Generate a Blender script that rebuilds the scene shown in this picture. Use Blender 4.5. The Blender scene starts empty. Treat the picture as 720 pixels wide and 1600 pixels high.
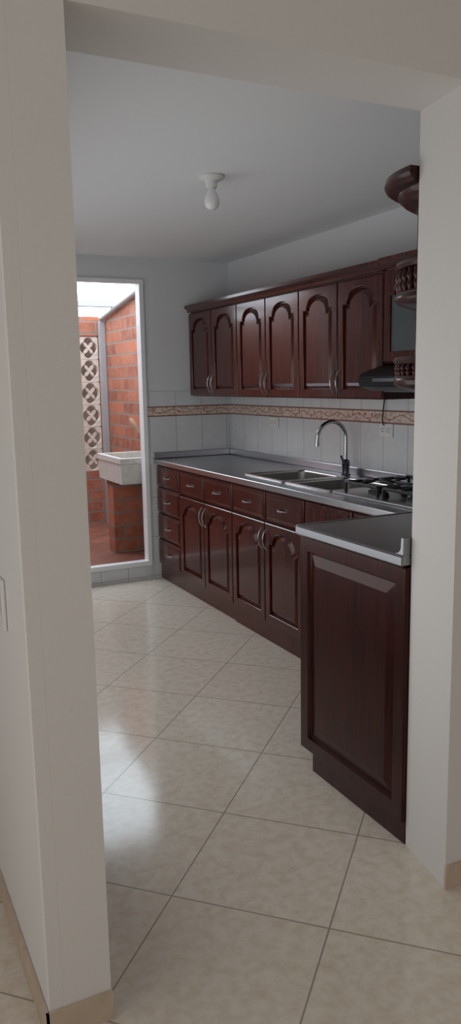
import bpy, math, random
from mathutils import Vector, Matrix
random.seed(3)
S=bpy.context.scene
COL=S.collection
try:
    S.view_settings.view_transform='Standard'
except Exception: pass

# ---------------------------------------------------------------- materials
def newmat(name):
    m=bpy.data.materials.new(name); m.use_nodes=True
    nt=m.node_tree; b=nt.nodes['Principled BSDF']
    return m,nt,b
def plain(name,col,rough=.5,metal=0,bump=0,bscale=60,coat=0,var=0.0,spec=.5):
    m,nt,b=newmat(name)
    b.inputs['Roughness'].default_value=rough; b.inputs['Metallic'].default_value=metal
    b.inputs['Coat Weight'].default_value=coat; b.inputs['Specular IOR Level'].default_value=spec
    tc=nt.nodes.new('ShaderNodeTexCoord')
    n=nt.nodes.new('ShaderNodeTexNoise'); n.inputs['Scale'].default_value=bscale; n.inputs['Detail'].default_value=4
    nt.links.new(tc.outputs['Object'],n.inputs['Vector'])
    r=nt.nodes.new('ShaderNodeValToRGB')
    r.color_ramp.elements[0].position=.3; r.color_ramp.elements[1].position=.7
    r.color_ramp.elements[0].color=tuple(c*(1-var) for c in col)+(1,)
    r.color_ramp.elements[1].color=tuple(min(1,c*(1+var)) for c in col)+(1,)
    nt.links.new(n.outputs['Fac'],r.inputs['Fac']); nt.links.new(r.outputs['Color'],b.inputs['Base Color'])
    if bump:
        bp=nt.nodes.new('ShaderNodeBump'); bp.inputs['Strength'].default_value=bump; bp.inputs['Distance'].default_value=.002
        nt.links.new(n.outputs['Fac'],bp.inputs['Height']); nt.links.new(bp.outputs['Normal'],b.inputs['Normal'])
    return m
def wood(name,c0,c1,rough=.26,coat=.45,sc=(22,22,1.6),spec=.4):
    m,nt,b=newmat(name)
    tc=nt.nodes.new('ShaderNodeTexCoord'); mp=nt.nodes.new('ShaderNodeMapping'); mp.inputs['Scale'].default_value=sc
    nt.links.new(tc.outputs['Object'],mp.inputs['Vector'])
    n=nt.nodes.new('ShaderNodeTexNoise'); n.inputs['Scale'].default_value=3; n.inputs['Detail'].default_value=7; n.inputs['Distortion'].default_value=.6
    nt.links.new(mp.outputs['Vector'],n.inputs['Vector'])
    r=nt.nodes.new('ShaderNodeValToRGB')
    r.color_ramp.elements[0].position=.34; r.color_ramp.elements[1].position=.70
    r.color_ramp.elements[0].color=c0+(1,); r.color_ramp.elements[1].color=c1+(1,)
    nt.links.new(n.outputs['Fac'],r.inputs['Fac']); nt.links.new(r.outputs['Color'],b.inputs['Base Color'])
    b.inputs['Roughness'].default_value=rough; b.inputs['Coat Weight'].default_value=coat; b.inputs['Coat Roughness'].default_value=.10
    b.inputs['Specular Tint'].default_value=(1,.6,.55,1); b.inputs['Specular IOR Level'].default_value=spec
    return m
def xyz(nt):
    g=nt.nodes.new('ShaderNodeNewGeometry'); s=nt.nodes.new('ShaderNodeSeparateXYZ')
    nt.links.new(g.outputs['Position'],s.inputs[0]); return g,s
def math_(nt,op,a,bv):
    n=nt.nodes.new('ShaderNodeMath'); n.operation=op
    for i,v in enumerate((a,bv)):
        if isinstance(v,(int,float)): n.inputs[i].default_value=v
        else: nt.links.new(v,n.inputs[i])
    return n.outputs[0]
def brick(name,w,h,mort,c1,c2,cm,offset=.5,u0=0,v0=0,rough=.8,noise=0.0,nscale=8,ncol=(.5,.4,.3),bump=.5,coat=0,bias=0):
    """planar (x+y, z) mapping in world space for walls"""
    m,nt,b=newmat(name)
    g,s=xyz(nt)
    u=math_(nt,'ADD',math_(nt,'ADD',s.outputs[0],s.outputs[1]),-u0)
    v=math_(nt,'ADD',s.outputs[2],-v0)
    c=nt.nodes.new('ShaderNodeCombineXYZ'); nt.links.new(u,c.inputs[0]); nt.links.new(v,c.inputs[1])
    return finish_brick(m,nt,b,c.outputs[0],g,w,h,mort,c1,c2,cm,offset,rough,noise,nscale,ncol,bump,coat,bias)
def finish_brick(m,nt,b,vec,g,w,h,mort,c1,c2,cm,offset,rough,noise,nscale,ncol,bump,coat,bias):
    t=nt.nodes.new('ShaderNodeTexBrick'); t.offset=offset; t.squash=1
    t.inputs['Scale'].default_value=1; t.inputs['Brick Width'].default_value=w; t.inputs['Row Height'].default_value=h
    t.inputs['Mortar Size'].default_value=mort; t.inputs['Mortar Smooth'].default_value=.1; t.inputs['Bias'].default_value=bias
    t.inputs['Color1'].default_value=c1+(1,); t.inputs['Color2'].default_value=c2+(1,); t.inputs['Mortar'].default_value=cm+(1,)
    nt.links.new(vec,t.inputs['Vector'])
    n=nt.nodes.new('ShaderNodeTexNoise'); n.inputs['Scale'].default_value=nscale; n.inputs['Detail'].default_value=8; n.inputs['Roughness'].default_value=.65
    nt.links.new(g.outputs['Position'],n.inputs['Vector'])
    r=nt.nodes.new('ShaderNodeValToRGB'); r.color_ramp.elements[0].position=.42; r.color_ramp.elements[1].position=.75
    r.color_ramp.elements[0].color=(0,0,0,1); r.color_ramp.elements[1].color=(noise,noise,noise,1)
    nt.links.new(n.outputs['Fac'],r.inputs['Fac'])
    mx=nt.nodes.new('ShaderNodeMixRGB'); nt.links.new(r.outputs['Color'],mx.inputs['Fac'])
    nt.links.new(t.outputs['Color'],mx.inputs['Color1']); mx.inputs['Color2'].default_value=ncol+(1,)
    mx2=nt.nodes.new('ShaderNodeMixRGB'); nt.links.new(t.outputs['Fac'],mx2.inputs['Fac'])
    nt.links.new(mx.outputs['Color'],mx2.inputs['Color1']); mx2.inputs['Color2'].default_value=cm+(1,)
    nt.links.new(mx2.outputs['Color'],b.inputs['Base Color'])
    b.inputs['Roughness'].default_value=rough; b.inputs['Coat Weight'].default_value=coat
    inv=math_(nt,'SUBTRACT',1.0,t.outputs['Fac'])
    n3=nt.nodes.new('ShaderNodeTexNoise'); n3.inputs['Scale'].default_value=90; n3.inputs['Detail'].default_value=3
    nt.links.new(g.outputs['Position'],n3.inputs['Vector'])
    hh=math_(nt,'ADD',inv,math_(nt,'MULTIPLY',n3.outputs['Fac'],.12))
    bp=nt.nodes.new('ShaderNodeBump'); bp.inputs['Strength'].default_value=bump; bp.inputs['Distance'].default_value=.003
    nt.links.new(hh,bp.inputs['Height']); nt.links.new(bp.outputs['Normal'],b.inputs['Normal'])
    return m

M_wall=plain('wall_paint',(.75,.725,.70),.75,bump=.05,bscale=120,var=.01)
M_wallk=plain('kitchen_wall_paint',(.73,.74,.75),.75,bump=.05,bscale=120,var=.01)
M_ceil=plain('ceiling_paint',(.84,.85,.86),.8,bump=.05,bscale=100,var=.01)
M_wood=wood('mahogany',(.014,.003,.0025),(.098,.014,.009))
M_woodd=wood('dark_mahogany',(.013,.003,.003),(.046,.007,.0055),rough=.31,coat=.2,spec=.3)
M_steel=plain('stainless_steel',(.54,.55,.58),.28,1)
M_bowl=plain('sink_bowl_steel',(.40,.39,.375),.38,1)
M_rim=plain('sink_rim_steel',(.78,.78,.78),.3,1)
M_steel3=plain('dark_steel_top',(.31,.31,.325),.25,1)
M_hobs=plain('hob_steel',(.62,.62,.62),.3,1)
M_chrome=plain('satin_chrome',(.42,.42,.43),.28,1)
M_chromef=plain('faucet_chrome',(.45,.46,.47),.18,1)
M_dchrome=plain('dark_chrome',(.18,.19,.21),.25,1)
M_black=plain('black_enamel',(.006,.006,.007),.35,spec=.2)
M_iron=plain('cast_iron',(.010,.010,.010),.45,bump=.2)
M_white=plain('white_plastic',(.78,.78,.76),.4)
M_frame=plain('white_aluminium',(.88,.90,.92),.35)
M_bulb=plain('frosted_bulb',(.85,.86,.86),.25,coat=.4)
M_grey=plain('grey_metal',(.42,.43,.44),.5,.3)
M_conc=plain('granite_cement',(.58,.55,.51),.75,bump=.4,bscale=38,var=.10)
M_lwood=plain('pale_wood',(.50,.33,.22),.6,var=.1,bscale=20)
M_glass=plain('cloudy_glass',(.09,.105,.105),.15,coat=.3,var=.05,bscale=10)
M_slot=plain('dark_slot',(.03,.03,.03),.6)
M_block=plain('breeze_block_clay',(.62,.51,.44),.85,bump=.4,bscale=30,var=.15)
M_tile=brick('wall_tile',.21,.30,.003,(.71,.72,.72),(.68,.69,.70),(.46,.46,.46),0,7.683-.21*40,1.22-3.0,.16,.45,14,(.57,.585,.59),.25,.3)
M_base=brick('baseboard_tile',.30,.5,.002,(.60,.48,.38),(.58,.46,.36),(.4,.33,.27),0,0,-.4,.35,.7,16,(.46,.34,.24),.1)
M_brick=brick('red_brick',.29,.108,.008,(.46,.145,.075),(.25,.075,.048),(.27,.21,.18),.5,0,0,.85,.75,9,(.46,.24,.16),1.0)
# tile border : wavy ribbon with blossoms
m,nt,b=newmat('floral_border'); M_border=m
g,s=xyz(nt)
u=math_(nt,'ADD',s.outputs[0],s.outputs[1])
zz=math_(nt,'ADD',s.outputs[2],-1.255)
wav=math_(nt,'MULTIPLY',math_(nt,'SINE',math_(nt,'MULTIPLY',u,2*math.pi/.2),0),.013)
dist=math_(nt,'ABSOLUTE',math_(nt,'SUBTRACT',zz,wav),0)
band=math_(nt,'LESS_THAN',dist,.003)
c=nt.nodes.new('ShaderNodeCombineXYZ'); nt.links.new(u,c.inputs[0]); nt.links.new(s.outputs[2],c.inputs[1])
vo=nt.nodes.new('ShaderNodeTexVoronoi'); vo.inputs['Scale'].default_value=28; nt.links.new(c.outputs[0],vo.inputs['Vector'])
r=nt.nodes.new('ShaderNodeValToRGB'); e=r.color_ramp.elements
e[0].position=.10; e[0].color=(.38,.08,.06,1); e[1].position=.9; e[1].color=(.45,.30,.23,1)
k=e.new(.25); k.color=(.58,.33,.27,1); k=e.new(.40); k.color=(.74,.64,.56,1); k=e.new(.65); k.color=(.66,.53,.45,1)
nt.links.new(vo.outputs['Distance'],r.inputs['Fac'])
mx0=nt.nodes.new('ShaderNodeMixRGB'); nt.links.new(band,mx0.inputs['Fac']); nt.links.new(r.outputs['Color'],mx0.inputs['Color1']); mx0.inputs['Color2'].default_value=(.40,.17,.13,1)
edge=math_(nt,'GREATER_THAN',math_(nt,'ABSOLUTE',zz,0),.029)
mx=nt.nodes.new('ShaderNodeMixRGB'); nt.links.new(edge,mx.inputs['Fac']); nt.links.new(mx0.outputs['Color'],mx.inputs['Color1']); mx.inputs['Color2'].default_value=(.24,.10,.08,1)
nt.links.new(mx.outputs['Color'],b.inputs['Base Color']); b.inputs['Roughness'].default_value=.3
# floors
def floor_mat(name,size,mort,c1,c2,cm,du,dv,rough,noise,nscale,ncol,bump):
    m,nt,b=newmat(name); g,s=xyz(nt)
    mp=nt.nodes.new('ShaderNodeMapping'); mp.inputs['Rotation'].default_value=(0,0,math.radians(45)); mp.inputs['Location'].default_value=(du,dv,0)
    nt.links.new(g.outputs['Position'],mp.inputs['Vector'])
    finish_brick(m,nt,b,mp.outputs['Vector'],g,size,size,mort,c1,c2,cm,0,rough,noise,nscale,ncol,bump,0,0)
    return m
M_floor=floor_mat('cream_floor_tile',.46,.0025,(.73,.665,.575),(.71,.645,.555),(.33,.29,.24),.836,-2.333,.12,.85,26,(.57,.46,.34),.22)
M_pfloor=floor_mat('terracotta_floor',.16,.006,(.32,.12,.08),(.25,.09,.06),(.12,.06,.05),0,0,.5,.7,5,(.15,.06,.04),.3)
m,nt,b=newmat('glowing_roof_sheet'); M_roof=m
b.inputs['Base Color'].default_value=(.85,.88,.9,1); b.inputs['Emission Color'].default_value=(.76,.90,1,1); b.inputs['Emission Strength'].default_value=5  # sheet emits its own light, standing in for daylight coming through

# ---------------------------------------------------------------- builders
def obj(name,verts,faces,mat,parent=None,smooth=False,loc=None,autos=None):
    vs=[Vector(v) for v in verts]
    if loc is None:
        mn=[min(v[i] for v in vs) for i in range(3)]; mx=[max(v[i] for v in vs) for i in range(3)]
        loc=Vector(((mn[0]+mx[0])/2,(mn[1]+mx[1])/2,mn[2]))
    loc=Vector(loc)
    me=bpy.data.meshes.new(name); me.from_pydata([v-loc for v in vs],[],faces); 
    me.materials.append(mat)
    import bmesh
    bm=bmesh.new(); bm.from_mesh(me); bmesh.ops.recalc_face_normals(bm,faces=bm.faces); bm.to_mesh(me); bm.free()
    o=bpy.data.objects.new(name,me); COL.objects.link(o)
    if parent:
        o.parent=parent; o.location=loc-wloc(parent)
    else: o.location=loc
    if smooth:
        for p in me.polygons: p.use_smooth=True
        try: me.set_sharp_from_angle(angle=math.radians(autos or 40))
        except Exception: pass
    return o
def wloc(o):
    v=Vector(o.location)
    while o.parent: o=o.parent; v=v+Vector(o.location)
    return v
def empty(name,loc,label=None,cat=None,group=None):
    o=bpy.data.objects.new(name,None); o.empty_display_size=.05; COL.objects.link(o); o.location=loc
    tag(o,label,cat,group); return o
def tag(o,label=None,cat=None,group=None):
    if label: o['label']=label
    if cat: o['category']=cat
    if group: o['group']=group
    return o
def struct(o,label=None,cat=None):
    o['kind']='structure'
    if label: o['label']=label
    if cat: o['category']=cat
    return o
class MB:
    def __init__(s): s.v=[]; s.f=[]
    def box(s,x0,x1,y0,y1,z0,z1):
        n=len(s.v)
        s.v+=[(x,y,z) for z in(z0,z1) for x,y in((x0,y0),(x1,y0),(x1,y1),(x0,y1))]
        s.f+=[tuple(n+i for i in q) for q in((0,3,2,1),(4,5,6,7),(0,1,5,4),(1,2,6,5),(2,3,7,6),(3,0,4,7))]
        return s
    def loops(s,L,cap0=True,cap1=True,closed=True):
        n=len(s.v); k=len(L[0])
        for l in L: s.v+=[tuple(p) for p in l]
        for i in range(len(L)-1):
            for j in range(k if closed else k-1):
                a=n+i*k+j; b_=n+i*k+(j+1)%k
                s.f.append((a,b_,b_+k,a+k))
        if cap0: s.f.append(tuple(n+j for j in range(k))[::-1])
        if cap1: s.f.append(tuple(n+(len(L)-1)*k+j for j in range(k)))
        return s
    def tube(s,P,R,seg=10,caps=True,closed=False):
        P=[Vector(p) for p in P]
        if isinstance(R,(int,float)): R=[R]*len(P)
        L=[]; prev=None
        for i,p in enumerate(P):
            if closed: t=(P[(i+1)%len(P)]-P[i-1]).normalized()
            else: t=(P[min(i+1,len(P)-1)]-P[max(i-1,0)]).normalized()
            if prev is None:
                a=Vector((0,0,1)) if abs(t.z)<.9 else Vector((1,0,0))
                n1=t.cross(a).normalized()
            else:
                n1=(prev-t*prev.dot(t)).normalized()
            prev=n1; n2=t.cross(n1)
            L.append([p+(n1*math.cos(2*math.pi*j/seg)+n2*math.sin(2*math.pi*j/seg))*R[i] for j in range(seg)])
        if closed: L.append(L[0]); caps=False
        return s.loops(L,caps,caps)
    def lathe(s,prof,c,seg=24):
        L=[[(c[0]+r*math.cos(2*math.pi*j/seg),c[1]+r*math.sin(2*math.pi*j/seg),c[2]+z) for j in range(seg)] for r,z in prof]
        return s.loops(L)
    def make(s,name,mat,parent=None,smooth=False,loc=None): return obj(name,s.v,s.f,mat,parent,smooth,loc)
def box(name,x0,x1,y0,y1,z0,z1,mat,parent=None,bev=0):
    o=MB().box(x0,x1,y0,y1,z0,z1).make(name,mat,parent)
    if bev:
        md=o.modifiers.new('b','BEVEL'); md.width=bev; md.segments=2
    return o
def prism(name,poly,axis,a0,a1,mat,parent=None):
    def P(p,a):
        if axis=='z': return (p[0],p[1],a)
        if axis=='y': return (p[0],a,p[1])
        return (a,p[0],p[1])
    return MB().loops([[P(p,a0) for p in poly],[P(p,a1) for p in poly]]).make(name,mat,parent)
def holed(us,vs,holes,w0,w1,fn):
    """slab on a us x vs grid, skipping cells in holes"""
    V={};vv=[];F=[]
    def vid(i,j,k):
        if (i,j,k) not in V:
            V[(i,j,k)]=len(vv); vv.append(fn(us[i],vs[j],(w0,w1)[k]))
        return V[(i,j,k)]
    def solid(i,j): return 0<=i<len(us)-1 and 0<=j<len(vs)-1 and (i,j) not in holes
    for i in range(len(us)-1):
        for j in range(len(vs)-1):
            if not solid(i,j): continue
            for k in(0,1): F.append((vid(i,j,k),vid(i+1,j,k),vid(i+1,j+1,k),vid(i,j+1,k)))
            for di,dj,a,b_ in((-1,0,(i,j),(i,j+1)),(1,0,(i+1,j),(i+1,j+1)),(0,-1,(i,j),(i+1,j)),(0,1,(i,j+1),(i+1,j+1))):
                if not solid(i+di,j+dj): F.append((vid(*a,0),vid(*b_,0),vid(*b_,1),vid(*a,1)))
    return vv,F
# local panel frames : (origin, right, up, out)
def W(fr,x,y,z):
    o,r,u,n=fr; return o+r*x+u*y+n*z
def frameX(y,x,z): return (Vector((x,y,z)),Vector((0,-1,0)),Vector((0,0,1)),Vector((-1,0,0)))   # faces -X, x to the right = -Y
def frameY(x,y,z): return (Vector((x,y,z)),Vector((-1,0,0)),Vector((0,0,1)),Vector((0,1,0)))   # faces +Y
NA=18
def arch(w,h,st,d,z,rise=.07):
    sh=.030
    a=w/2-st-d; r=max(a-sh,.02) if d<.02 else max(a-sh*.9,.02)
    ys=h-st-rise-d; yt=h-st*.85-d; bt=st+d
    P=[(-a,bt),(a,bt),(a,ys),(r,ys)]
    for i in range(1,NA):
        t=math.pi*i/NA; P.append((r*math.cos(t),ys+(yt-ys)*math.sin(t)**.8))
    P+=[(-r,ys),(-a,ys)]
    return [(x+w/2,y,z) for x,y in P]
def archouter(w,h,st,ins,z):
    a=w/2-st; r=a-.030; X=w/2-ins
    P=[(-X,ins),(X,ins),(X,h-ins),(r,h-ins)]
    for i in range(1,NA): P.append((r*math.cos(math.pi*i/NA),h-ins))
    P+=[(-r,h-ins),(-X,h-ins)]
    return [(x+w/2,y,z) for x,y in P]
def arched_door(name,fr,w,h,mat,parent,t=.02,st=.045,glass=False):
    L=[archouter(w,h,st,0,-t),archouter(w,h,st,0,-.004),archouter(w,h,st,.004,0),arch(w,h,st,0,0),arch(w,h,st,.003,-.003)]
    if glass:
        L+=[arch(w,h,st,.004,-t)]
        L.append(L[0])
        L=[[W(fr,*p) for p in l] for l in L]
        d=MB().loops(L,False,False).make(name,mat,parent)
        pane=[W(fr,*p) for p in arch(w,h,st,.0035,-t*.55)]
        pane2=[W(fr,*p) for p in arch(w,h,st,.0035,-t*.75)]
        tag(MB().loops([pane,pane2]).make('glass_pane',M_glass,d),'cloudy grey glass pane')
        return d
    L+=[arch(w,h,st,.004,-.015),arch(w,h,st,.010,-.015),arch(w,h,st,.034,-.001)]
    L=[[W(fr,*p) for p in l] for l in L]
    return MB().loops(L).make(name,mat,parent)
def rect(w,h,d,z): return [(d,d,z),(w-d,d,z),(w-d,h-d,z),(d,h-d,z)]
def rect_panel(name,fr,w,h,prof,mat,parent):
    return MB().loops([[W(fr,*p) for p in rect(w,h,d,z)] for d,z in prof]).make(name,mat,parent)
DRAW=[(0,-.02),(0,-.010),(.004,-.007),(.014,-.006),(.019,0),(.024,.0015)]
def handle(fr,x,y,L,vert,parent):
    """bow handle centred x,y on a panel frame"""
    P=[];R=[]
    n=14
    for i in range(n+1):
        t=i/n; s=(t-.5)*L; out=.003+.022*math.sin(math.pi*t)**.7
        P.append(W(fr,x+(0 if vert else s),y+(s if vert else 0),out)); R.append(.0028+.0018*math.sin(math.pi*t))
    m=MB().tube(P,R,8)
    for sg in(-1,1):
        c=(x+(0 if vert else sg*L*.5),y+(sg*L*.5 if vert else 0))
        a=W(fr,c[0],c[1],.0015); b_=W(fr,c[0],c[1],.007)
        m.tube([a,b_],[.006,.004],8)
    return tag(m.make('handle',M_chrome,parent,True),'curved satin chrome bow handle')

# ---------------------------------------------------------------- setting
H=2.34
YF,YB=1.576,1.80
box_s=lambda n,*a,label,cat='wall',**k: struct(box(n,*a,**k),label,cat)
box_s('floor',-1.6,3.2,-2.6,5.6,-.1,0,M_floor,label='cream mottled ceramic tiles laid diagonally',cat='floor')
# kitchen left wall, seen end-on
prof=[(.30,1.579),(.303,YF),(.334,YF),(.3347,YF+.0006),(.3354,YF),(.445,YF),(.445,5.45),(.30,5.45)]
struct(prism('wall_left',prof,'z',0,2.5,M_wall),'off-white plastered wall end beside the opening','wall')
struct(prism('wall_front',[(1.447,YF),(3.2,YF),(3.2,YB),(1.485,YB)],'z',0,2.5,M_wall),'off-white plastered wall beside the kitchen opening','wall')
struct(prism('wall_lintel',[(.445,YF),(1.447,YF),(1.485,YB),(.445,YB)],'z',2.177,2.5,M_wall),'off-white plastered beam over the kitchen opening','wall')
box_s('wall_right',2.70,2.85,YB,5.45,0,2.5,M_wallk,label='white painted kitchen wall above cabinets')
us=[-1.6,1.10,2.012,2.85]; vs=[0,.105,2.19,2.5]
v,f=holed(us,vs,{(1,1)},5.45,5.60,lambda a,b_,c:(a,c,b_))
struct(obj('wall_back',v,f,M_wallk),'white painted wall with patio doorway','wall')
box_s('ceiling',.445,2.70,YB,5.45,H,H+.1,M_ceil,label='smooth pale grey ceiling',cat='ceiling')
box_s('ceiling',-1.6,3.2,-2.6,YF,2.5,2.6,M_ceil,label='smooth pale ceiling of the adjoining room',cat='ceiling')
box_s('ceiling',-1.6,.30,YF,5.45,2.5,2.6,M_ceil,label='smooth pale ceiling of the hall',cat='ceiling')
box_s('wall_hall',-1.7,-1.6,-2.6,5.6,0,2.6,M_wall,label='off-white hall wall')
box_s('wall_side',3.2,3.3,-2.6,1.8,0,2.6,M_wall,label='off-white adjoining room wall')
box_s('wall_rear',-1.7,3.3,-2.7,-2.6,0,2.6,M_wall,label='off-white rear room wall')
# baseboards
box_s('baseboard_front',.292,.447,YF-.009,YF-.001,0,.072,M_base,label='cream ceramic tile skirting on wall end',cat='baseboard')
box_s('baseboard_left',.290,.299,YF-.009,5.44,0,.072,M_base,label='cream ceramic tile skirting along hall wall',cat='baseboard')
box_s('baseboard_right',1.443,3.19,YF-.009,YF-.001,0,.072,M_base,label='cream ceramic tile skirting by the opening',cat='baseboard')
# tile claddings
box_s('trim_1',2.014,2.69,5.441,5.449,0,1.218,M_tile,label='glossy white wall tiles',cat='wall tiles')
box_s('trim_2',2.014,2.69,5.441,5.449,1.292,1.40,M_tile,label='glossy white wall tiles',cat='wall tiles')
box_s('trim_3',2.014,2.69,5.438,5.449,1.218,1.292,M_border,label='floral terracotta tile border band',cat='tile border')
box_s('trim_4',2.691,2.699,YB+.002,5.44,.86,1.218,M_tile,label='glossy white wall tiles',cat='wall tiles')
box_s('trim_5',2.691,2.699,YB+.002,5.44,1.292,1.55,M_tile,label='glossy white wall tiles',cat='wall tiles')
box_s('trim_6',2.688,2.699,YB+.002,5.437,1.218,1.292,M_border,label='floral terracotta tile border band',cat='tile border')
box_s('trim_7',.45,2.013,5.441,5.449,0,.10,M_tile,label='white tiled step under patio doorway',cat='wall tiles')
# door frame
v,f=holed([1.10,1.13,1.982,2.012],[.105,.14,2.165,2.19],{(1,1)},5.43,5.50,lambda a,b_,c:(a,c,b_))
struct(obj('door_1',v,f,M_frame),'white aluminium patio door frame','door frame')

# ---------------------------------------------------------------- patio
YP=7.45
box_s('floor',.7,2.5,5.60,YP+.15,0,.10,M_pfloor,label='terracotta patio floor tiles',cat='floor')
struct(prism('wall_patio_side',[(5.60,.1),(YP,.1),(YP,2.11),(5.60,2.38)],'x',2.34,2.49,M_brick),'red brick patio side wall','wall')
box_s('wall_patio_left',.6,.7,5.60,YP+.15,.1,2.4,M_brick,label='red brick patio wall')
v,f=holed([.7,1.73,2.285,2.49],[.1,.62,1.92,2.10],{(1,1)},YP,YP+.12,lambda a,b_,c:(a,c,b_))
struct(obj('wall_patio_back',v,f,M_brick),'red brick wall framing ventilation blocks','wall')
roofz=lambda y:2.40-.1514*(y-5.60)
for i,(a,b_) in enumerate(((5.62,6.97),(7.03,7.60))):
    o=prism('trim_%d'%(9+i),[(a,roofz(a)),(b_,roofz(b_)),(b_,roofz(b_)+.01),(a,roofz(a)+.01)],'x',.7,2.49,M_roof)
    struct(o,'translucent white corrugated roof sheet, glow added for daylight','roof')
o=prism('trim_11',[(6.96,roofz(7)-.04),(7.04,roofz(7)-.04),(7.04,roofz(7)+.02),(6.96,roofz(7)+.02)],'x',.7,2.34,M_grey); struct(o,'grey metal roof beam','beam')
g=MB().tube([(2.305,7.40,roofz(7.4)-.05),(2.305,5.66,roofz(5.66)-.06)],.024,12).make('gutter_pipe',M_grey,None,True)
tag(g,'grey metal pipe along the brick wall top','pipe')
box_s('trim_12',2.285,2.335,7.38,7.445,.1,2.06,M_grey,label='grey metal corner post',cat='post')
# breeze blocks
def breeze():
    N=64; w,h,dp=.181,.213,.05; L=[]
    def sq(th):
        c,s=math.cos(th),math.sin(th); k=max(abs(c),abs(s)); return (c/k*w/2,s/k*h/2)
    def quat(th): 
        r=.060+.022*abs(math.cos(2*th))**.6; return (r*math.cos(th),r*1.17*math.sin(th))
    def star(th):
        r=.016+.046*abs(math.sin(2*th))**2.4; return (r*math.cos(th),r*1.17*math.sin(th))
    th=[2*math.pi*(i+.5)/N for i in range(N)]
    m=MB()
    A=lambda fn,y,k=1:[(fn(t)[0]*k,y,fn(t)[1]*k+h/2) for t in th]
    m.loops([A(sq,0),A(quat,0,1.06),A(quat,.010),A(quat,dp),A(sq,dp),A(sq,0)],False,False)
    m.loops([A(star,.005,.85),A(star,.012),A(star,.04)])
    return m
proto=None
for cx in range(3):
    for cz in range(6):
        loc=Vector((2.19-.184*cx,YP+.01,.622+.2155*cz))
        if proto is None:
            proto=obj('breeze_block',*(lambda q:(q.v,q.f))(breeze()),M_block,None,loc=(0,0,0)); o=proto
        else:
            o=proto.copy(); COL.objects.link(o)
        o.location=loc; tag(o,'cream clay ventilation block with flower-shaped opening','breeze block','ventilation blocks of the patio screen')
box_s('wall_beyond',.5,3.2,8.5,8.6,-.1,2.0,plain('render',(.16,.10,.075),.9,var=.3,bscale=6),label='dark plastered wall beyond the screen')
# laundry sink
ls=empty('laundry_sink',(2.12,6.07,.10),'cream-grey cement laundry sink on brick pedestal','laundry sink')
def rr(x0,x1,y0,y1,r,z,n=5):
    P=[]
    for cx,cy,a0 in((x1-r,y1-r,0),(x0+r,y1-r,90),(x0+r,y0+r,180),(x1-r,y0+r,270)):
        for i in range(n+1):
            a=math.radians(a0+90*i/n); P.append((cx+r*math.cos(a),cy+r*math.sin(a),z))
    return P
MB().loops([rr(1.872,2.335,5.655,6.235,.006,.702),rr(1.868,2.338,5.65,6.24,.006,.855),rr(1.86,2.338,5.64,6.25,.006,.86),rr(1.86,2.338,5.64,6.25,.006,.90),rr(1.90,2.30,5.70,6.20,.02,.90),rr(1.92,2.28,5.72,6.18,.05,.76)]).make('basin',M_conc,ls)
MB().box(1.905,2.33,5.99,6.14,.102,.701).make('pedestal',M_brick,ls)
tp=empty('wall_tap',(2.33,6.02,1.03),'small metal tap on the brick wall above laundry sink','tap')
MB().tube([(2.339,6.02,1.03),(2.27,6.02,1.03),(2.245,6.02,1.02),(2.235,6.02,.975)],.012,10).make('spout',M_grey,tp,True)
MB().tube([(2.285,6.02,1.035),(2.285,6.02,1.07)],.007,8).tube([(2.285,5.99,1.075),(2.285,6.05,1.075)],.006,8).make('tap_handle',M_grey,tp,True)
pd=empty('wooden_paddle',(2.31,6.16,.905),'pale wooden washing paddle leaning over the laundry sink','wooden paddle')
a,b_=Vector((2.165,6.26,1.175)),Vector((2.315,6.16,.915))
MB().tube([a,a.lerp(b_,.05),a.lerp(b_,.4),a.lerp(b_,.45)],[.014,.020,.020,.010],12).make('head',M_lwood,pd,True)
MB().tube([a.lerp(b_,.46),b_],[.009,.009],10).make('handle',M_lwood,pd,True)

# ---------------------------------------------------------------- base cabinets
XF=2.06   # door front plane
def body(y0,y1,z0,z1,parent,xf=2.082):
    m=MB(); m.box(xf,xf+.016,y0+.001,y1-.001,z0,z1)
    m.box(2.67,2.688,y0+.001,y1-.001,z0,.70); m.box(xf+.017,2.669,y0+.001,y1-.001,z0,z0+.018)
    m.box(xf+.017,2.669,y0+.001,y0+.018,z0+.019,.70); m.box(xf+.017,2.669,y1-.018,y1-.001,z0+.019,.70)
    return m.make('body',M_woodd,parent)
def drawer(y1,y0,z0,z1,parent,hnd=True,g=.006):
    fr=frameX(y1-g,XF,z0+g/2)
    d=rect_panel('drawer',fr,y1-y0-2*g,z1-z0-g,DRAW,M_wood,parent)
    if hnd: handle(fr,(y1-y0-2*g)/2,(z1-z0-g)/2,.085,False,d)
    return d
def pdoor(y1,y0,z0,z1,hx,hy,parent,x=XF,g=.004,glass=False):
    fr=frameX(y1-g,x,z0); w=y1-y0-2*g
    d=arched_door('door',fr,w,z1-z0,M_wood,parent,glass=glass)
    handle(fr,hx if hx>0 else w+hx,hy,.115,True,d); return d
def plinth(y0,y1,x,parent): return MB().box(x,2.66,y0+.001,y1-.001,.001,.112).make('plinth',M_wood,parent)
u=empty('base_cabinet',(2.37,5.21,0),'dark red mahogany cabinet unit with four stacked drawers','cabinet')
body(4.985,5.436,.114,.865,u); plinth(4.985,5.436,2.085,u)
for z0,z1 in((.705,.86),(.51,.70),(.315,.505),(.118,.31)): drawer(5.432,4.985,z0,z1,u)
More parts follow.
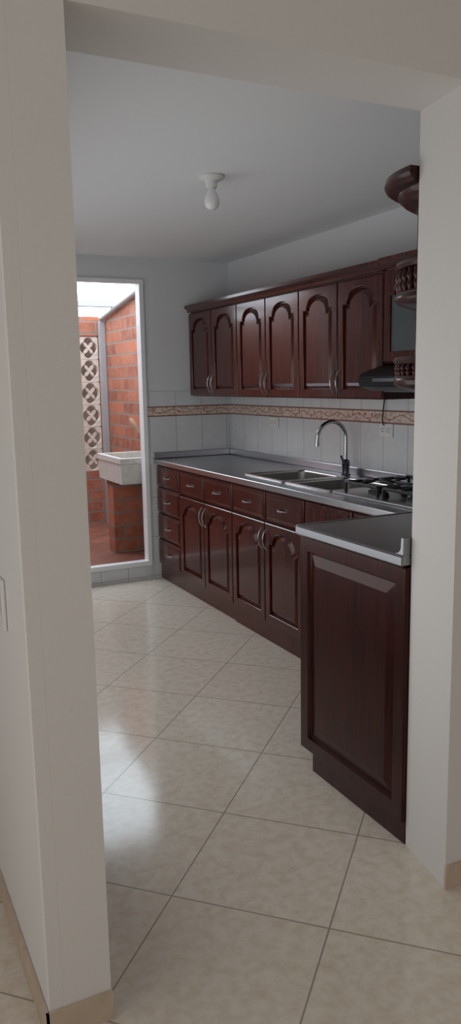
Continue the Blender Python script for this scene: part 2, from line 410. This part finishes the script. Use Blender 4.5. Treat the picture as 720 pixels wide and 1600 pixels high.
for y1,y0,k,px in((4.985,4.165,0,2.085),(4.165,3.35,1,2.076)):
    u=empty('base_cabinet',(2.37,(y0+y1)/2,0),('dark red mahogany cabinet with arched double doors and two drawers','dark red mahogany sink cabinet with arched double doors and drawers')[k],'cabinet','mahogany base cabinets')
    body(y0,y1,.114,.865,u); plinth(y0,y1,px,u); ym=(y0+y1)/2
    drawer(y1,ym,.695,.86,u); drawer(ym,y0,.695,.86,u)
    pdoor(y1,ym,.118,.685,-.022,.475,u); pdoor(ym,y0,.118,.685,.022,.475,u)
u=empty('base_cabinet',(2.37,2.89,0),'dark mahogany cabinet under the gas hob','cabinet','mahogany base cabinets')
y1,y0=3.35,2.425; body(y0,y1,.114,.865,u); plinth(y0,y1,2.076,u); ym=(y0+y1)/2
drawer(y1,2.93,.695,.86,u,False); drawer(2.93,y0,.695,.86,u,False)
pdoor(y1,ym,.118,.685,-.022,.475,u); pdoor(ym,y0,.118,.685,.022,.475,u)

# main worktop
XW=2.045
v,f=holed([XW,2.17,2.56,2.689],[2.422,3.27,3.68,3.74,4.16,5.438],{(1,1),(1,3)},.872,.908,lambda a,b_,c:(a,b_,c))
wt=empty('worktop',(2.37,3.9,.872),'long stainless steel worktop with raised back edge','worktop')
o=obj('slab',v,f,M_steel,wt); md=o.modifiers.new('b','BEVEL'); md.width=.006; md.segments=3; md.limit_method='ANGLE'
m=MB(); m.box(2.672,2.689,2.422,5.438,.909,.955); m.box(XW,2.671,5.421,5.438,.909,.955)
o=m.make('upstand',M_steel,wt); md=o.modifiers.new('b','BEVEL'); md.width=.004; md.segments=2
# sink
sk=empty('kitchen_sink',(2.365,3.70,.72),'double-bowl stainless steel kitchen sink','sink')
for y0,y1 in((3.27,3.68),(3.74,4.16)):
    x0,x1=2.17,2.56
    L=[rr(x0-.016,x1+.016,y0-.016,y1+.016,.01,.9085),rr(x0-.014,x1+.014,y0-.014,y1+.014,.01,.914),rr(x0-.002,x1+.002,y0-.002,y1+.002,.02,.914),rr(x0+.003,x1-.003,y0+.003,y1-.003,.035,.909),rr(x0+.004,x1-.004,y0+.004,y1-.004,.045,.902)]
    MB().loops(L,False,False).make('rim',M_rim,sk,True)
    L=[rr(x0+.004,x1-.004,y0+.004,y1-.004,.045,.902),
       rr(x0+.008,x1-.008,y0+.008,y1-.008,.05,.745),rr(x0+.035,x1-.035,y0+.035,y1-.035,.05,.722)]
    bs=MB().loops(L,False,True).make('basin',M_bowl,sk,True)
    MB().lathe([(.034,0),(.036,.003),(.028,.003),(.024,.001)],((x0+x1)/2,(y0+y1)/2,.7225)).make('drain',M_dchrome,bs,True)
# faucet
fc=empty('faucet',(2.62,3.78,.909),'tall chrome gooseneck kitchen faucet','faucet')
MB().lathe([(.027,0),(.027,.006),(.021,.012),(.020,.05),(.023,.055),(.023,.085),(.014,.095)],(2.62,3.78,.909)).make('base',M_dchrome,fc,True)
P=[(2.62,3.78,1.0),(2.62,3.78,1.05),(2.62,3.78,1.13)]
for i in range(1,15):
    a=math.pi*i/14*1.02; P.append((2.525+.095*math.cos(a),3.78+.01*i/14,1.13+.095*math.sin(a)))
P.append((2.429,3.79,1.105))
m=MB().tube(P,.0115,12); m.tube([(2.429,3.79,1.112),(2.429,3.79,1.088)],.014,12); m.make('spout',M_chromef,fc,True)
MB().tube([(2.60,3.765,.975),(2.575,3.745,1.0),(2.55,3.725,1.03)],[.010,.007,.006],8).make('lever',M_dchrome,fc,True)

# gas hob
hb=empty('gas_hob',(2.395,2.91,.909),'stainless gas hob with black cast iron grates','gas hob')
o=box('plate',2.155,2.635,2.60,3.225,.909,.918,M_hobs,hb,.003)
for cy in(3.06,2.76):
    m=MB(); z=.962; r=.0085
    x0,x1,y0,y1=2.21,2.60,cy-.130,cy+.125
    for a,b_ in(((x0,y0),(x1,y0)),((x1,y0),(x1,y1)),((x1,y1),(x0,y1)),((x0,y1),(x0,y0))): m.tube([(a[0],a[1],z),(b_[0],b_[1],z)],r,6)
    xm=(x0+x1)/2; m.tube([(xm,y0,z),(xm,y1,z)],r,6)
    for bx in((x0+xm)/2,(x1+xm)/2):
        for dx,dy,l in((1,0,.095),(-1,0,.095),(0,1,.125),(0,-1,.130)):
            m.tube([(bx+dx*l,cy+dy*l,z),(bx+dx*l*.55,cy+dy*l*.6,z+.012),(bx+dx*.025,cy+dy*.025,z+.012)],r*.9,6)
    for fx in(x0,x1):
        for fy in(y0,y1): m.tube([(fx,fy,.9185),(fx,fy,z)],r,6)
    m.make('grate',M_iron,hb)
    for bx in((x0+xm)/2,(x1+xm)/2):
        MB().lathe([(.045,0),(.045,.008),(.034,.010),(.034,.020),(.028,.024),(.0,.025)],(bx,cy,.9185),20).make('burner',M_iron,hb,True)
for i in range(4):
    MB().lathe([(.017,0),(.016,.018),(.012,.022),(.0,.022)],(2.24+.11*i,2.91,.9185),14).make('knob',M_black,hb,True)

# peninsula cabinet
u=empty('peninsula_cabinet',(2.08,2.10,0),'dark mahogany counter end cabinet with large raised side panel','cabinet')
MB().box(1.496,2.688,1.803,2.396,.12,.903).make('body',M_woodd,u)
fr=frameX(2.412,1.47,.078)
pz=[(0,-.024),(0,-.004),(.004,0),(.052,0),(.056,-.011),(.063,-.013),(.100,-.004),(.103,-.004)]
rect_panel('side_panel',fr,2.412-1.803,.903-.078,pz,M_woodd,u)
MB().box(1.484,2.60,1.803,2.345,.001,.077).make('plinth',M_woodd,u)
for i,xx in enumerate((2.046,1.76)):
    frr=frameY(xx,2.421,.13); d=arched_door('door',frr,.272,.76,M_woodd,u); handle(frr,.245 if i==0 else .03,.60,.115,True,d)
wt=empty('worktop',(2.07,2.1,.904),'stainless steel worktop on the counter end','worktop')
x0,x1,y0,y1=1.452,2.689,1.803,2.418
L=[rr(x0+.008,x1-.008,y0+.008,y1-.008,.004,.9045),rr(x0,x1,y0,y1,.008,.912),rr(x0,x1,y0,y1,.008,.936),rr(x0+.005,x1-.002,y0+.002,y1-.005,.008,.943),rr(x0+.014,x1-.01,y0+.01,y1-.014,.008,.943),rr(x0+.018,x1-.014,y0+.014,y1-.018,.008,.941)]
MB().loops(L).make('slab',M_steel3,wt)
prism('upstand',[(1.803,.944),(1.84,.944),(1.824,.949),(1.815,.960),(1.812,.995),(1.803,.995)],'x',1.456,2.688,M_steel3,wt)

# ---------------------------------------------------------------- wall cabinets
XU=2.36
def cornice(y0,y1,xf,z,parent,dz=.05):
    P=[(xf+.02,z),(xf-.004,z),(xf-.008,z+dz*.3),(xf-.024,z+dz*.55),(xf-.030,z+dz*.65),(xf-.030,z+dz),(xf+.02,z+dz)]
    return prism('cornice',P,'y',y0+.001,y1-.001,M_wood,parent)
YU=[5.436,4.655,3.88,3.105]
for i in range(3):
    y1,y0=YU[i],YU[i+1]
    u=empty('wall_cabinet',(2.53,(y0+y1)/2,1.36),'dark red mahogany wall cabinet with two arched doors','wall cabinet','mahogany wall cabinets')
    MB().box(XU+.022,2.687,y0+.001,y1-.001,1.362,1.965).make('body',M_woodd,u)
    ym=(y0+y1)/2
    pdoor(y1,ym,1.366,1.958,-.022,.085,u,XU); pdoor(ym,y0,1.366,1.958,.022,.085,u,XU)
    cornice(y0,y1,XU,1.966,u)
u=empty('wall_cabinet',(2.53,2.79,1.53),'mahogany wall cabinet with arched glass doors above the hood','wall cabinet')
MB().box(XU+.016,2.687,2.475,3.103,1.535,1.967).make('body',M_woodd,u)
pdoor(3.098,2.79,1.54,1.965,-.022,.08,u,XU-.006,glass=True); pdoor(2.79,2.48,1.54,1.965,.022,.08,u,XU-.006,glass=True)
cornice(2.475,3.103,XU-.006,1.970,u)
# hood
u=empty('range_hood',(2.45,2.79,1.40),'slim black range hood below glass cabinet','range hood')
P=[(2.685,1.405),(2.30,1.405),(2.225,1.425),(2.212,1.44),(2.212,1.475),(2.235,1.492),(2.36,1.53),(2.685,1.53)]
prism('body',P,'y',2.48,3.09,M_black,u)
MB().box(2.2085,2.2115,2.60,2.98,1.450,1.465).make('control_strip',M_dchrome,u)
MB().box(2.33,2.66,2.52,3.05,1.400,1.4045).make('filter',M_dchrome,u)
cd=MB().tube([(2.675,3.50,1.21),(2.665,3.50,1.24),(2.675,3.505,1.30),(2.68,3.50,1.36)],.004,6).make('power_cord',M_slot,None,True); tag(cd,'thin dark hood power cord plugged into outlet','cable')

# corner upper cabinet on front wall with ornamental quarter-round shelves
u=empty('wall_cabinet',(2.1,1.93,1.42),'dark mahogany wall cabinet ending in quarter-round galleried shelves','wall cabinet')
XP=1.69
MB().box(1.712,2.33,1.803,2.03,1.42,2.00).make('body',M_woodd,u)
MB().box(XP,1.711,1.803,2.052,1.42,2.03).make('side_panel',M_wood,u)
for i in(0,1): 
    frr=frameY(2.33-.31*i,2.052,1.425); d=arched_door('door',frr,.304,.56,M_woodd,u); handle(frr,.28 if i==0 else .025,.085,.115,True,d)
def quarter(prof,rx,ry,m):
    N=20; L=[]
    for off,z in prof:
        L.append([(XP-.001-(rx+off)*math.cos(math.pi/2*i/N),1.803+(ry+off)*math.sin(math.pi/2*i/N),z) for i in range(N+1)]+[(XP-.001,1.803,z)])
    m.loops(L)
def shelf(z,name,top):
    m=MB(); quarter([(-.060,z),(-.045,z+.006),(-.030,z+.010),(-.012,z+.016),(-.002,z+.024),(0,z+.034),(-.002,z+.044),(-.008,z+.050)],.20,.25,m)
    s_=m.make(name,M_woodd,u,True)
    m=MB(); quarter2=[(-.022,top-.022),(-.004,top-.020),(.002,top-.010),(-.004,top),(-.022,top)]
    N=20; L=[]
    for i in range(N+1):
        a=math.pi/2*i/N
        L.append([(XP-.001-(.20+o_)*math.cos(a),1.803+(.25+o_)*math.sin(a),zz) for o_,zz in quarter2])
    m.loops(L)
    rl=m.make('rail',M_woodd,s_,True)
    zb=z+.0505; h=top-.0225-zb
    pr=[(.0075+.0045*math.sin(math.pi*k/16)*abs(math.sin(2*math.pi*k/16+.4)),h*k/16) for k in range(17)]
    for i in range(11):
        a=math.pi/2*(i+.5)/11
        MB().lathe(pr,(XP-.188*math.cos(a),1.803+.237*math.sin(a),zb),12).make('baluster',M_woodd,s_,True)
shelf(1.665,'shelf',1.80); shelf(1.42,'shelf',1.525)
m=MB(); quarter([(-.12,1.910),(-.105,1.913),(-.082,1.923),(-.064,1.940),(-.058,1.952),(-.045,1.957),(-.025,1.968),(-.008,1.984),(-.004,1.996),(.014,1.999),(.030,2.010),(.036,2.022),(.032,2.038)],.20,.25,m); m.make('cornice',M_woodd,u,True)

# ---------------------------------------------------------------- small things
def outlet(y,z,x,lab):
    e_=empty('wall_outlet',(x,y,z-.036),lab,'power outlet')
    o=box('plate',x-.007,x,y-.058,y+.058,z-.036,z+.036,M_white,e_,.003)
    for dy in(-.026,.026):
        o=box('socket',x-.0095,x-.0072,y+dy-.018,y+dy+.018,z-.022,z+.022,M_white,e_,.001)
        m=MB()
        m.box(x-.0105,x-.0096,y+dy-.010,y+dy+.010,z+.007,z+.010); m.box(x-.0105,x-.0096,y+dy-.010,y+dy+.010,z-.010,z-.007); m.box(x-.0105,x-.0096,y+dy+.012,y+dy+.016,z-.003,z+.003)
        m.make('slots',M_slot,o)
outlet(4.74,1.18,2.6905,'white double power outlet on tiled wall'); outlet(3.49,1.183,2.6905,'white double power outlet with cord on tiled wall')
e_=empty('light_switch',(.2985,1.815,.905),'white light switch plate on wall end','light switch')
box('plate',.291,.2995,1.772,1.845,.905,1.025,M_white,e_,.003)
box('rocker',.287,.2908,1.792,1.826,.94,.99,M_white,e_,.002)
e_=empty('ceiling_light',(1.526,3.225,2.18),'bare white bulb in porcelain ceiling socket','ceiling light')
MB().lathe([(.056,-.001),(.056,-.008),(.050,-.014),(.030,-.020),(.025,-.032),(.024,-.048),(.019,-.050)],(1.526,3.225,H),28).make('lamp_socket',M_white,e_,True)
MB().lathe([(.015,-.0505),(.017,-.06),(.024,-.074),(.031,-.090),(.0335,-.105),(.031,-.120),(.024,-.132),(.012,-.139),(.001,-.141)],(1.526,3.225,H),28).make('bulb',M_bulb,e_,True)

# ---------------------------------------------------------------- lights
def area(name,loc,rot,sx,sy,en,col):
    l=bpy.data.lights.new(name,'AREA'); l.shape='RECTANGLE'; l.size=sx; l.size_y=sy; l.energy=en; l.color=col
    o=bpy.data.objects.new(name,l); o.location=loc; o.rotation_euler=rot; COL.objects.link(o); return o
area('room_fill_light',(.6,-2.5,1.3),(math.radians(78),0,0),3.2,1.6,21,(1,.96,.91))  # unseen lamp added behind the camera; the rear wall has no window
area('hall_fill_light',(-1.55,1.2,1.1),(math.radians(76),0,math.radians(-90)),2.4,1.4,19,(1,.98,.97))  # lamp added in the windowless hall to light the jamb and wall end
area('kitchen_fill_light',(.47,3.3,1.35),(math.radians(95),0,math.radians(-90)),2.9,1.6,20,(.94,.97,1))  # unseen lamp added along the left wall to brighten the kitchen
w=bpy.data.worlds.new('World'); S.world=w; w.use_nodes=True
bg=w.node_tree.nodes['Background']; bg.inputs[0].default_value=(.82,.90,1,1); bg.inputs[1].default_value=1.2

# ---------------------------------------------------------------- camera
cam=bpy.data.cameras.new('Camera'); co=bpy.data.objects.new('Camera',cam); COL.objects.link(co)
cam.sensor_fit='VERTICAL'; cam.sensor_height=36; cam.lens=1220/1600*36; cam.clip_start=.05
Rx=Vector((.8955,-.4446,-.01775)).normalized(); Bk=Vector((-.43603,-.8848,.16412)).normalized(); Up=Bk.cross(Rx).normalized()
M=Matrix((( Rx.x,Up.x,Bk.x,0),(Rx.y,Up.y,Bk.y,0),(Rx.z,Up.z,Bk.z,1.46),(0,0,0,1)))
co.matrix_world=M
S.camera=co
